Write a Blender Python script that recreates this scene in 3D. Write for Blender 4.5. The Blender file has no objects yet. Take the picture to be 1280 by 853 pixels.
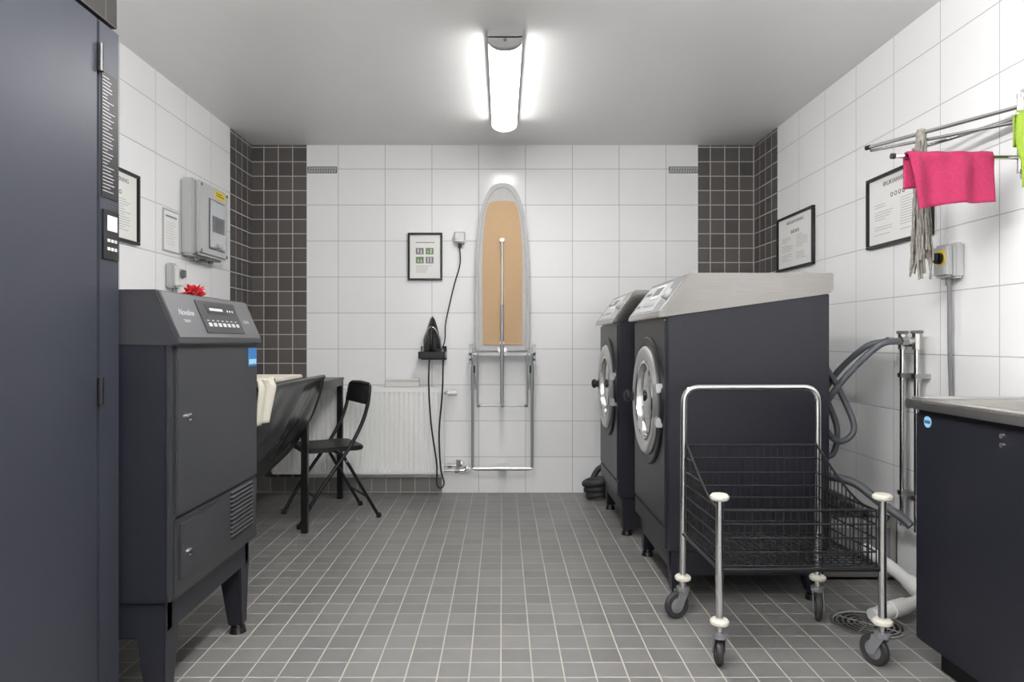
import bpy, bmesh, math, random
from mathutils import Vector, Matrix
random.seed(7)
S = bpy.context.scene
COL = S.collection

# ------------------------------------------------------------------ materials
def mat(name, col, rough=0.5, metal=0.0, noise=0.0, nscale=40, bump=0.0, emit=None, estr=0, trans=0, coat=0, alpha=1, spec=None, stretch=None):
    m = bpy.data.materials.new(name); m.use_nodes = True
    nt = m.node_tree; b = nt.nodes['Principled BSDF']
    b.inputs['Base Color'].default_value = (*col, 1)
    b.inputs['Roughness'].default_value = rough
    b.inputs['Metallic'].default_value = metal
    if spec is not None: b.inputs['Specular IOR Level'].default_value = spec
    if trans: b.inputs['Transmission Weight'].default_value = trans
    if coat: b.inputs['Coat Weight'].default_value = coat
    if alpha < 1: b.inputs['Alpha'].default_value = alpha
    if emit: 
        b.inputs['Emission Color'].default_value = (*emit, 1); b.inputs['Emission Strength'].default_value = estr
    if noise or bump:
        tc = nt.nodes.new('ShaderNodeTexCoord')
        n = nt.nodes.new('ShaderNodeTexNoise'); n.inputs['Scale'].default_value = nscale; n.inputs['Detail'].default_value = 4
        if stretch:
            mp = nt.nodes.new('ShaderNodeMapping'); mp.inputs['Scale'].default_value = stretch
            nt.links.new(tc.outputs['Object'], mp.inputs[0]); nt.links.new(mp.outputs[0], n.inputs['Vector'])
        else: nt.links.new(tc.outputs['Object'], n.inputs['Vector'])
        if noise:
            r = nt.nodes.new('ShaderNodeMapRange')
            r.inputs['To Min'].default_value = 1-noise; r.inputs['To Max'].default_value = 1+noise
            nt.links.new(n.outputs['Fac'], r.inputs['Value'])
            mx = nt.nodes.new('ShaderNodeVectorMath'); mx.operation = 'SCALE'
            mx.inputs[0].default_value = col
            nt.links.new(r.outputs[0], mx.inputs['Scale'])
            nt.links.new(mx.outputs[0], b.inputs['Base Color'])
        if bump:
            bp = nt.nodes.new('ShaderNodeBump'); bp.inputs['Strength'].default_value = bump; bp.inputs['Distance'].default_value = 0.002
            nt.links.new(n.outputs['Fac'], bp.inputs['Height']); nt.links.new(bp.outputs[0], b.inputs['Normal'])
    return m

def tile_mat(name, axes, sets, mask=None):
    """axes: indices for u,v ; sets: list of dict(u0,v0,w,h,mortar,c1,c2,grout,rough)"""
    m = bpy.data.materials.new(name); m.use_nodes = True
    nt = m.node_tree; b = nt.nodes['Principled BSDF']; L = nt.links.new
    tc = nt.nodes.new('ShaderNodeTexCoord'); sp = nt.nodes.new('ShaderNodeSeparateXYZ'); L(tc.outputs['Object'], sp.inputs[0])
    outs = []
    for s in sets:
        cb = nt.nodes.new('ShaderNodeCombineXYZ')
        for k, (ax, off) in enumerate(((axes[0], s['u0']), (axes[1], s['v0']))):
            a = nt.nodes.new('ShaderNodeMath'); a.operation = 'SUBTRACT'; a.inputs[1].default_value = off - 40*s[('w','h')[k]]
            L(sp.outputs[ax], a.inputs[0]); L(a.outputs[0], cb.inputs[k])
        br = nt.nodes.new('ShaderNodeTexBrick'); br.offset = 0; br.offset_frequency = 2; br.squash = 1
        br.inputs['Scale'].default_value = 1; br.inputs['Brick Width'].default_value = s['w']; br.inputs['Row Height'].default_value = s['h']
        br.inputs['Mortar Size'].default_value = s['mortar']; br.inputs['Mortar Smooth'].default_value = 0.25
        br.inputs['Color1'].default_value = (*s['c1'], 1); br.inputs['Color2'].default_value = (*s['c2'], 1); br.inputs['Mortar'].default_value = (*s['grout'], 1)
        L(cb.outputs[0], br.inputs['Vector'])
        outs.append((br.outputs['Color'], br.outputs['Fac'], s['rough']))
    nz = nt.nodes.new('ShaderNodeTexNoise'); nz.inputs['Scale'].default_value = 5; nz.inputs['Detail'].default_value = 2; L(tc.outputs['Object'], nz.inputs['Vector'])
    nf = nt.nodes.new('ShaderNodeTexNoise'); nf.inputs['Scale'].default_value = 14; nf.inputs['Detail'].default_value = 6; L(tc.outputs['Object'], nf.inputs['Vector'])
    if mask:
        ax, thr, use_abs = mask
        src = sp.outputs[ax]
        if use_abs:
            ab = nt.nodes.new('ShaderNodeMath'); ab.operation = 'ABSOLUTE'; L(src, ab.inputs[0]); src = ab.outputs[0]
        gt = nt.nodes.new('ShaderNodeMath'); gt.operation = 'GREATER_THAN'; gt.inputs[1].default_value = thr; L(src, gt.inputs[0])
        def mixf(a, c):
            mm = nt.nodes.new('ShaderNodeMix'); mm.data_type = 'FLOAT'; L(gt.outputs[0], mm.inputs[0])
            for i, v in ((2, a), (3, c)):
                if isinstance(v, float): mm.inputs[i].default_value = v
                else: L(v, mm.inputs[i])
            return mm.outputs[0]
        mc = nt.nodes.new('ShaderNodeMix'); mc.data_type = 'RGBA'; L(gt.outputs[0], mc.inputs[0]); L(outs[0][0], mc.inputs[6]); L(outs[1][0], mc.inputs[7])
        color = mc.outputs[2]; fac = mixf(outs[0][1], outs[1][1]); rough = mixf(outs[0][2], outs[1][2])
    else:
        color, fac, rough = outs[0]
    r = nt.nodes.new('ShaderNodeMapRange'); r.inputs['To Min'].default_value = 0.9; r.inputs['To Max'].default_value = 1.1
    if sets[0]['rough'] < 0.3: r.inputs['To Min'].default_value = 0.99; r.inputs['To Max'].default_value = 1.01
    L(nf.outputs['Fac'], r.inputs['Value'])
    sc = nt.nodes.new('ShaderNodeVectorMath'); sc.operation = 'SCALE'; L(color, sc.inputs[0]); L(r.outputs[0], sc.inputs['Scale'])
    L(sc.outputs[0], b.inputs['Base Color'])
    rr = nt.nodes.new('ShaderNodeMix'); rr.data_type = 'FLOAT'; L(fac, rr.inputs[0])
    if isinstance(rough, float): rr.inputs[2].default_value = rough
    else: L(rough, rr.inputs[2])
    rr.inputs[3].default_value = 0.8; L(rr.outputs[0], b.inputs['Roughness'])
    h = nt.nodes.new('ShaderNodeMath'); h.operation = 'MULTIPLY_ADD'; h.inputs[1].default_value = -1.0; L(fac, h.inputs[0])
    hn = nt.nodes.new('ShaderNodeMath'); hn.operation = 'MULTIPLY'; hn.inputs[1].default_value = 1.6; L(nz.outputs['Fac'], hn.inputs[0]); L(hn.outputs[0], h.inputs[2])
    bp = nt.nodes.new('ShaderNodeBump'); bp.inputs['Strength'].default_value = 0.5; bp.inputs['Distance'].default_value = 0.0015
    L(h.outputs[0], bp.inputs['Height']); L(bp.outputs[0], b.inputs['Normal'])
    return m

WHITE_T = dict(w=.325, h=.25, mortar=.0023, c1=(.83,.83,.835), c2=(.805,.805,.81), grout=(.43,.43,.43), rough=.17)
DARK_T = dict(w=.1, h=.1, mortar=.0036, c1=(.105,.097,.092), c2=(.070,.065,.062), grout=(.46,.44,.42), rough=.45)
M_back = tile_mat('tile_back', (0,2), [dict(WHITE_T,u0=-1.139,v0=0), dict(DARK_T,u0=-1.356,v0=0)], (0,1.358,True))
M_right = tile_mat('tile_right', (1,2), [dict(WHITE_T,u0=3.053,v0=0), dict(DARK_T,u0=4.34,v0=0)], (1,4.342,False))
M_left = tile_mat('tile_left', (1,2), [dict(WHITE_T,u0=3.427,v0=0), dict(DARK_T,u0=4.36,v0=0)], (1,4.362,False))
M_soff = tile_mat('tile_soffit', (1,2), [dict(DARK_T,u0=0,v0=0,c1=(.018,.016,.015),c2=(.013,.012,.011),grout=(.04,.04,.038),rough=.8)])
M_floor = tile_mat('tile_floor', (0,1), [dict(w=.1,h=.1,mortar=.0028,c1=(.182,.178,.175),c2=(.145,.142,.140),grout=(.39,.37,.32),u0=-.005,v0=4.74,rough=.40)])
M_skirt = tile_mat('tile_skirting', (0,2), [dict(w=.1,h=.1,mortar=.0028,c1=(.19,.185,.18),c2=(.16,.155,.15),grout=(.42,.39,.34),u0=-.005,v0=.01,rough=.42)])
M_ceil = mat('painted_ceiling', (.84,.84,.835), .42, noise=.02, nscale=6, bump=.15)
M_navy = mat('navy_powdercoat', (.0120,.0125,.0185), .38, noise=.06, nscale=300, bump=.12, spec=.38)
M_navy2 = mat('navy_cabinet_paint', (.025,.027,.037), .36, noise=.05, nscale=250, bump=.1, spec=.4)
M_char = mat('charcoal_panel', (.027,.028,.032), .42, noise=.05, nscale=250, bump=.1, spec=.38)
M_char2 = mat('grey_control_panel', (.080,.082,.088), .35, noise=.03)
M_black = mat('black_plastic', (.009,.009,.010), .38, noise=.05, spec=.4)
M_blackm = mat('black_painted_metal', (.007,.007,.008), .3, noise=.05, spec=.4)
M_gap = mat('dark_gap', (.004,.004,.004), .8, noise=.05)
M_steel = mat('brushed_steel', (.50,.49,.475), .30, 1.0, noise=.05, nscale=60, bump=.05)
M_steelp = mat('brushed_steel_cover', (.255,.245,.235), .20, 1.0, noise=.16, nscale=30, bump=.06, stretch=(.3, 1, 12))
M_steelt = mat('steel_console', (.40,.40,.40), .25, 1.0, noise=.08, nscale=30, bump=.05, stretch=(1, .3, 12))
M_chrome = mat('chrome', (.70,.70,.70), .14, 1.0, noise=.03)
M_alu = mat('satin_aluminium', (.60,.60,.61), .32, .9, noise=.03)
M_leg = mat('zinc_grey_leg', (.36,.37,.38), .35, .6, noise=.04)
M_panel = mat('light_grey_panel', (.48,.49,.51), .4, noise=.02)
M_white = mat('white_enamel', (.88,.88,.87), .3, noise=.01)
M_whitep = mat('white_plastic', (.70,.70,.68), .4, noise=.02)
M_greyp = mat('light_grey_plastic', (.46,.47,.47), .42, noise=.02)
M_midgrey = mat('grey_plastic', (.16,.16,.17), .45, noise=.03)
M_paper = mat('paper', (.78,.78,.76), .55, noise=.01)
M_ink = mat('ink', (.03,.03,.03), .6, noise=.02)
M_inkg = mat('ink_grey', (.25,.25,.26), .6, noise=.02)
M_inkl = mat('label_print', (.50,.51,.52), .6, noise=.02)
M_green = mat('print_green', (.18,.28,.13), .6, noise=.3)
M_red = mat('red_fabric', (.38,.008,.011), .8, noise=.2, bump=.3)
M_pink = mat('raspberry_microfibre', (.33,.018,.075), .9, noise=.25, nscale=120, bump=.9)
M_lime = mat('lime_microfibre', (.25,.37,.04), .9, noise=.2, nscale=120, bump=.8)
M_mop = mat('mop_cotton', (.25,.235,.21), .95, noise=.55, nscale=70, bump=.8)
M_beige = mat('beige_cloth', (.58,.55,.47), .85, noise=.06, nscale=60, bump=.4)
M_hard = mat('hardboard', (.50,.335,.19), .7, noise=.10, nscale=120, bump=.2)
M_cover = mat('ironing_cover', (.49,.49,.49), .75, noise=.14, nscale=90, bump=.5)
M_yellow = mat('yellow_label', (.75,.56,.03), .5, noise=.03)
M_blue = mat('blue_label', (.02,.16,.42), .45, noise=.05)
M_cyan = mat('pale_blue_label', (.35,.60,.75), .45, noise=.05)
M_glass = mat('porthole_glass', (.01,.01,.012), .05, noise=.02, coat=1)
M_clear = mat('smoked_cover', (.42,.44,.46), .12, noise=.02, coat=.6)
M_hose = mat('grey_hose', (.07,.075,.085), .5, noise=.1, nscale=60)
M_rubber = mat('rubber', (.025,.025,.027), .6, noise=.05)
M_bump = mat('bumper_cream', (.60,.57,.50), .5, noise=.03)
M_brass = mat('brass', (.55,.42,.20), .3, 1.0, noise=.05)
M_lamp = mat('lamp_diffuser', (.9,.9,.9), .4, noise=.01, emit=(1,.99,.975), estr=29)
M_fill = mat('fill_lamp_diffuser', (.9,.9,.9), .4, noise=.01, emit=(1,.99,.975), estr=88)  # glow of the unseen fill lamps behind the view
M_lampb = mat('lamp_body', (.40,.40,.40), .45, noise=.02)
M_sling = mat('black_sling', (.016,.016,.018), .24, noise=.1, nscale=8, bump=.2)

# ------------------------------------------------------------------ geometry helpers
def link(o, p=None):
    COL.objects.link(o)
    if p is not None: o.parent = p
    return o
def grp(name, M=None):
    e = bpy.data.objects.new(name, None); e.empty_display_size = .1; COL.objects.link(e)
    if M is not None: e.matrix_world = M
    return e
def frame(o, x, y):
    x = Vector(x).normalized(); y = Vector(y).normalized(); z = x.cross(y)
    m = Matrix((x, y, z)).transposed().to_4x4(); m.translation = Vector(o); return m
def fin(name, bm, m, p=None, smooth=False):
    bmesh.ops.recalc_face_normals(bm, faces=bm.faces)
    me = bpy.data.meshes.new(name); bm.to_mesh(me); bm.free()
    me.materials.append(m)
    if smooth:
        for f in me.polygons: f.use_smooth = True
        try: me.set_sharp_from_angle(angle=math.radians(40))
        except Exception: pass
    return link(bpy.data.objects.new(name, me), p)
def bev(bm, w, seg=2):
    if w > 0: bmesh.ops.bevel(bm, geom=list(bm.edges), offset=w, segments=seg, affect='EDGES', clamp_overlap=True)
def box(name, x0, x1, y0, y1, z0, z1, m, p=None, b=0):
    bm = bmesh.new(); bmesh.ops.create_cube(bm, size=1)
    for v in bm.verts:
        v.co = Vector(((x0+x1)/2+v.co.x*(x1-x0), (y0+y1)/2+v.co.y*(y1-y0), (z0+z1)/2+v.co.z*(z1-z0)))
    bev(bm, b); return fin(name, bm, m, p, smooth=b > 0)
def prism(name, poly, axis, a0, a1, m, p=None, b=0, smooth=False):
    bm = bmesh.new()
    def P(u, v, a):
        return {'x': (a, u, v), 'y': (u, a, v), 'z': (u, v, a)}[axis]
    A = [bm.verts.new(P(u, v, a0)) for u, v in poly]; B = [bm.verts.new(P(u, v, a1)) for u, v in poly]
    n = len(poly)
    bm.faces.new(A); bm.faces.new(B[::-1])
    for i in range(n): bm.faces.new((A[i], A[(i+1) % n], B[(i+1) % n], B[i]))
    bev(bm, b); return fin(name, bm, m, p, smooth or b > 0)
def basis(d):
    d = d.normalized(); up = Vector((0, 0, 1)) if abs(d.z) < .95 else Vector((1, 0, 0))
    a = d.cross(up).normalized(); return a, d.cross(a)
def add_cyl(bm, p0, p1, r, seg=16, r2=None):
    p0 = Vector(p0); p1 = Vector(p1); a, c = basis(p1-p0); r2 = r if r2 is None else r2
    A = []; B = []
    for i in range(seg):
        t = 2*math.pi*i/seg; d = a*math.cos(t)+c*math.sin(t)
        A.append(bm.verts.new(p0+d*r)); B.append(bm.verts.new(p1+d*r2))
    bm.faces.new(A); bm.faces.new(B[::-1])
    for i in range(seg): bm.faces.new((A[i], A[(i+1) % seg], B[(i+1) % seg], B[i]))
def cyl(name, p0, p1, r, m, p=None, seg=24, r2=None):
    bm = bmesh.new(); add_cyl(bm, p0, p1, r, seg, r2); return fin(name, bm, m, p, True)
def wires(name, segs, r, m, p=None, seg=6):
    bm = bmesh.new()
    for a, b in segs: add_cyl(bm, a, b, r, seg)
    return fin(name, bm, m, p, True)
def catmull(pts, n=8, cyc=False):
    P = [Vector(q) for q in pts]; out = []
    N = len(P); rng = N if cyc else N-1
    for i in range(rng):
        p1 = P[i]; p2 = P[(i+1) % N]
        p0 = P[i-1] if (i > 0 or cyc) else p1*2-p2
        p3 = P[(i+2) % N] if (i+2 < N or cyc) else p2*2-p1
        for k in range(n):
            t = k/n
            out.append(.5*((2*p1)+(-p0+p2)*t+(2*p0-5*p1+4*p2-p3)*t*t+(-p0+3*p1-3*p2+p3)*t**3))
    if not cyc: out.append(P[-1])
    return out
def add_sweep(bm, pts, r, seg=10, cyc=False):
    n = len(pts); rings = []; prev = None
    for i, q in enumerate(pts):
        if cyc: d = pts[(i+1) % n]-pts[i-1]
        else: d = pts[min(i+1, n-1)]-pts[max(i-1, 0)]
        if d.length < 1e-7: d = Vector((0, 0, 1))
        d.normalize()
        if prev is None: a, _ = basis(d)
        else:
            a = prev-d*prev.dot(d)
            if a.length < 1e-5: a, _ = basis(d)
            a.normalize()
        prev = a; c = d.cross(a)
        rr = r(i/(n-1)) if callable(r) else r
        rings.append([bm.verts.new(q+(a*math.cos(2*math.pi*k/seg)+c*math.sin(2*math.pi*k/seg))*rr) for k in range(seg)])
    for i in range(n if cyc else n-1):
        A = rings[i]; B = rings[(i+1) % n]
        for k in range(seg): bm.faces.new((A[k], A[(k+1) % seg], B[(k+1) % seg], B[k]))
    if not cyc: bm.faces.new(rings[0]); bm.faces.new(rings[-1][::-1])
def tube(name, pts, r, m, p=None, curve=True, seg=12, cyc=False, n=8):
    bm = bmesh.new(); P = catmull(pts, n, cyc) if curve else [Vector(q) for q in pts]
    add_sweep(bm, P, r, seg, cyc); return fin(name, bm, m, p, True)
def rounded(pts, rad, n=6):
    """polyline with rounded corners"""
    P = [Vector(q) for q in pts]; out = [P[0]]
    for i in range(1, len(P)-1):
        a = (P[i-1]-P[i]); b = (P[i+1]-P[i]); r = min(rad, a.length*.49, b.length*.49)
        s = P[i]+a.normalized()*r; e = P[i]+b.normalized()*r
        for k in range(n+1):
            t = k/n; out.append(s*(1-t)**2+P[i]*2*t*(1-t)+e*t*t)
    out.append(P[-1]); return out
def lathe(name, prof, o, d, m, p=None, seg=64):
    bm = bmesh.new(); o = Vector(o); d = Vector(d).normalized(); a, c = basis(d); rings = []
    for r, h in prof:
        if r < 1e-6: rings.append([bm.verts.new(o+d*h)])
        else: rings.append([bm.verts.new(o+d*h+(a*math.cos(2*math.pi*k/seg)+c*math.sin(2*math.pi*k/seg))*r) for k in range(seg)])
    for A, B in zip(rings, rings[1:]):
        for k in range(seg):
            k2 = (k+1) % seg
            if len(A) == 1 and len(B) == 1: continue
            if len(A) == 1: bm.faces.new((A[0], B[k], B[k2]))
            elif len(B) == 1: bm.faces.new((A[k], A[k2], B[0]))
            else: bm.faces.new((A[k], A[k2], B[k2], B[k]))
    return fin(name, bm, m, p, True)
def text(name, s, M, size, m, p=None, align='LEFT', ext=.0003, shear=0):
    cu = bpy.data.curves.new(name, 'FONT'); cu.body = s; cu.size = size; cu.extrude = ext; cu.align_x = align; cu.shear = shear
    cu.materials.append(m); o = bpy.data.objects.new(name, cu); link(o, p); o.matrix_local = M; return o
def T(x, y, z): return Matrix.Translation((x, y, z))
def cloth(name, fn, nu, nv, m, p=None, th=.004):
    bm = bmesh.new(); V = [[bm.verts.new(fn(i/nu, j/nv)) for j in range(nv+1)] for i in range(nu+1)]
    for i in range(nu):
        for j in range(nv): bm.faces.new((V[i][j], V[i+1][j], V[i+1][j+1], V[i][j+1]))
    o = fin(name, bm, m, p, False)
    for f in o.data.polygons: f.use_smooth = True
    md = o.modifiers.new('thick', 'SOLIDIFY'); md.thickness = th; md.offset = 0
    return o

# ------------------------------------------------------------------ room
XL, XR, YB, YF, H = -1.74, 1.75, 4.74, -1.7, 2.416
box('floor', XL-.1, XR+.1, YF-.1, YB+.1, -.1, 0, M_floor)
box('ceiling', XL-.1, XR+.1, YF-.1, YB+.1, H, H+.1, M_ceil)
box('wall_back', XL-.1, XR+.1, YB, YB+.1, 0, H, M_back)
box('wall_left', XL-.1, XL, YF, YB, 0, H, M_left)
box('wall_right', XR, XR+.1, YF, YB, 0, H, M_right)
box('wall_front', XL-.1, XR+.1, YF-.1, YF, 0, H, M_ceil)
box('baseboard_back', XL, -.42, YB-.012, YB, 0, .108, M_skirt)
s = grp('tiled_soffit')
box('soffit_cladding', XL, -1.045, .9, 1.85, 1.90, H, M_soff, s)
def vent(xc):
    v = grp('wall_vent_grille')
    box('frame', xc-.103, xc+.103, YB-.004, YB, 2.220, 2.266, M_midgrey, v)
    for i in range(11):
        for k in range(2):
            x = xc-.097+i*.0178+k*.004
            box('slat', x, x+.0125, YB-.007, YB-.003, 2.225+k*.020, 2.241+k*.020, M_greyp, v)
vent(-1.25); vent(1.258)

# ------------------------------------------------------------------ ceiling lamp, added fill lamps
def lamp(y0, y1, xc=.012):
    g = grp('ceiling_lamp')
    w = .078
    base = [(xc-w, H), (xc-w, H-.03), (xc-w+.006, H-.036), (xc+w-.006, H-.036), (xc+w, H-.03), (xc+w, H)]
    prism('housing', base, 'y', y0, y1, M_lampb, g)
    arc = []
    for i in range(17):
        t = math.pi*i/16; arc.append((xc-(w-.004)*math.cos(t), H-.034-.044*math.sin(t)**.9))
    prism('diffuser', arc, 'y', y0+.035, y1-.012, M_lamp, g, smooth=True)
    cap = [(xc-w, H-.03)]+[(xc-w*math.cos(math.pi*i/16), H-.032-.049*math.sin(math.pi*i/16)**.9) for i in range(17)]+[(xc+w, H-.03)]
    prism('end_cap', cap, 'y', y0, y0+.035, M_lampb, g, smooth=True)
    prism('end_cap', cap, 'y', y1-.012, y1, M_lampb, g, smooth=True)
    cyl('sensor', (xc, y0-.003, H-.045), (xc, y0+.002, H-.045), .008, M_midgrey, g)
lamp(2.98, 4.19)
def fill_lamp(xc, y0, y1, z):  # unseen fill lamp, hung low as a tube to brighten the ceiling too
    g = grp('unseen_fill_lamp')
    cyl('tube_diffuser', (xc, y0, z), (xc, y1, z), .055, M_fill, g, 28)
    for yy in (y0, y1): cyl('end_cap', (xc, yy-.015, z), (xc, yy+.015, z), .058, M_lampb, g, 28)
    for yy in (y0+.1, y1-.1):
        cyl('suspension', (xc, yy, z+.05), (xc, yy, H), .004, M_chrome, g, 8); cyl('canopy', (xc, yy, H-.02), (xc, yy, H), .03, M_whitep, g)
fill_lamp(.0, .45, 1.80, 2.14)  # added fill, out of frame above the camera side
fill_lamp(.0, -1.40, -.20, 2.14)  # second added fill, behind the camera

# ------------------------------------------------------------------ drying cabinet (tall, left)
g = grp('drying_cabinet')
CX = -1.037
box('carcass', XL+.01, CX-.012, .98, 1.85, .06, 1.888, M_navy2, g, .004)
box('plinth', XL+.03, CX-.06, 1.0, 1.83, 0, .06, M_gap, g)
box('door', CX-.012, CX, .99, 1.750, .09, 1.885, M_navy2, g, .004)
box('control_strip', CX-.012, CX-.001, 1.756, 1.85, .09, 1.885, M_navy2, g, .003)
for z in (1.783, .927):
    cyl('hinge', (CX+.006, 1.752, z-.035), (CX+.006, 1.752, z+.035), .008, M_blackm, g)
box('program_label', CX-.001, CX+.001, 1.765, 1.838, 1.43, 1.758, M_black, g)
z = 1.745
rnd = random.Random(3)
while z > 1.445:
    box('label_line', CX+.001, CX+.0015, 1.770, 1.770+.02+.035*rnd.random(), z-.0015, z, M_inkl, g); z -= .0090
box('display_bezel', CX-.001, CX+.004, 1.766, 1.842, 1.268, 1.40, M_black, g, .003)
box('display_screen', CX+.004, CX+.005, 1.785, 1.83, 1.345, 1.385, M_panel, g)
for i in range(2):
    for k in range(3):
        box('button', CX+.004, CX+.006, 1.785+k*.016, 1.795+k*.016, 1.315-.022*i, 1.323-.022*i, M_panel, g)

# ------------------------------------------------------------------ tumble dryer (left)
g = grp('tumble_dryer')
DX, y0, y1 = -.905, 1.872, 2.52
box('body', -1.62, DX-.015, y0, y1, .33, 1.06, M_navy, g, .006)
prism('top_housing', [(-1.62, 1.05), (-1.62, 1.197), (-.947, 1.197), (-.888, 1.060), (-.888, 1.043), (-.91, 1.043)], 'y', y0-.002, y1+.002, M_char, g, .005)
box('front_frame', DX-.02, DX-.006, y0+.004, y1-.004, .335, 1.045, M_char, g, .003)
box('door_panel', DX-.006, DX+.004, y0+.022, y1-.012, .565, 1.038, M_char, g, .004)
box('lower_panel', DX-.006, DX+.002, y0+.018, y1-.012, .338, .557, M_char, g, .003)
box('filter_hatch', DX+.002, DX+.008, y0+.035, 2.185, .385, .545, M_char, g, .003)
for i in range(11):
    z = .395+i*.0145
    box('vent_slot', DX+.002, DX+.005, 2.265, 2.455, z, z+.008, M_gap, g)
    box('vent_slat', DX+.002, DX+.010, 2.265, 2.455, z+.008, z+.0125, M_char2, g)
for (yy, zz) in ((1.955, .838), (1.955, .452)):
    cyl('lock', (DX+.003, yy, zz), (DX+.012, yy, zz), .011, M_chrome, g)
    cyl('lock_core', (DX+.011, yy, zz), (DX+.015, yy, zz), .006, M_black, g)
box('blue_label', DX+.004, DX+.005, 2.42, 2.50, .965, 1.03, M_blue, g)
box('label_band', DX+.005, DX+.0055, 2.425, 2.495, .972, .99, M_cyan, g)
sl = Vector((-.947+.888, 0, 1.197-1.060)).normalized()
P = grp('control_panel', frame((-.888, y0, 1.060), (0, 1, 0), sl)); P.parent = g
box('panel_face', .012, .636, .006, .144, -.002, .0015, M_char2, P)
box('panel_module', .20, .50, .02, .130, .0015, .004, M_char, P, .001)
box('display', .26, .40, .085, .118, .004, .0050, M_black, P); box('display_text', .28, .38, .097, .106, .005, .0053, M_inkl, P)
for i in range(3): cyl('indicator', (.42+i*.02, .10, .004), (.42+i*.02, .10, .0055), .004, M_inkl, P, 12)
for i in range(7): box('button', .23+i*.036, .250+i*.036, .042, .054, .004, .006, M_panel, P)
for i in range(7): box('button_caption', .23+i*.036, .245+i*.036, .061, .064, .004, .0045, M_inkl, P)
text('panel_script', 'Novaline', T(.06, .075, .003), .027, M_inkl, P, shear=.5, ext=.0001)
text('panel_model', 'T300 M', T(.075, .052, .003), .013, M_inkl, P, ext=.0001)
text('panel_name', 'VEXAB', T(.53, .06, .003), .016, M_inkl, P, ext=.0001)
def stand(g, x0, x1, y0, y1, zt, sx):
    for yy in (y0+.01, y1-.055):
        box('stand_rail', x0+.02, x1-.02, yy, yy+.045, zt-.10, zt, M_navy, g, .004)
    for xx in (x0+.02, x1-.065):
        box('stand_rail', xx, xx+.045, y0+.02, y1-.02, zt-.085, zt, M_navy, g, .004)
    for (xx, sxx) in ((x0+.02, 1), (x1-.02, -1)):
        for (yy, syy) in ((y0+.012, 1), (y1-.012, -1)):
            bm = bmesh.new(); vs = []
            for (z, w) in ((zt-.06, .085), (.03, .05)):
                off = (0 if z > .1 else .006)
                xs = (xx+sxx*off, xx+sxx*(off+w)); ys = (yy+syy*off, yy+syy*(off+w))
                vs.append([bm.verts.new((xs[a], ys[b], z)) for a, b in ((0, 0), (1, 0), (1, 1), (0, 1))])
            bm.faces.new(vs[0]); bm.faces.new(vs[1][::-1])
            for i in range(4): bm.faces.new((vs[0][i], vs[0][(i+1) % 4], vs[1][(i+1) % 4], vs[1][i]))
            bev(bm, .004); fin('stand_leg', bm, M_navy, g, True)
            cx, cy = xx+sxx*.03, yy+syy*.03
            cyl('foot', (cx, cy, 0), (cx, cy, .022), .030, M_black, g, r2=.024); cyl('foot_screw', (cx, cy, .02), (cx, cy, .04), .01, M_chrome, g)
stand(g, -1.62, DX-.005, y0, y1, .33, 1)

# red rosette on dryer
g = grp('red_fabric_flower')
bm = bmesh.new(); c0 = Vector((-.988, 2.18, 1.198))
for k in range(60):
    a = rnd.random()*6.28; el = .15+rnd.random()*1.0; L = .034+.014*rnd.random()
    d = Vector((math.cos(a)*math.cos(el), math.sin(a)*math.cos(el), math.sin(el)*.95)); s_ = Vector((-math.sin(a), math.cos(a), .3))
    q = [c0+s_*-.003, c0+d*L*.6-s_*.007, c0+d*L, c0+d*L*.6+s_*.007+Vector((0,0,.006))]
    q = [Vector((v.x, v.y, max(v.z, 1.1985))) for v in q]
    bm.faces.new([bm.verts.new(v) for v in q])
o = fin('petals', bm, M_red, g); md = o.modifiers.new('t', 'SOLIDIFY'); md.thickness = .002
lathe('core', [(0, .030), (.012, .026), (.018, .012), (.016, 0), (0, 0)], c0, (0, 0, 1), M_red, g, 16)

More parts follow.
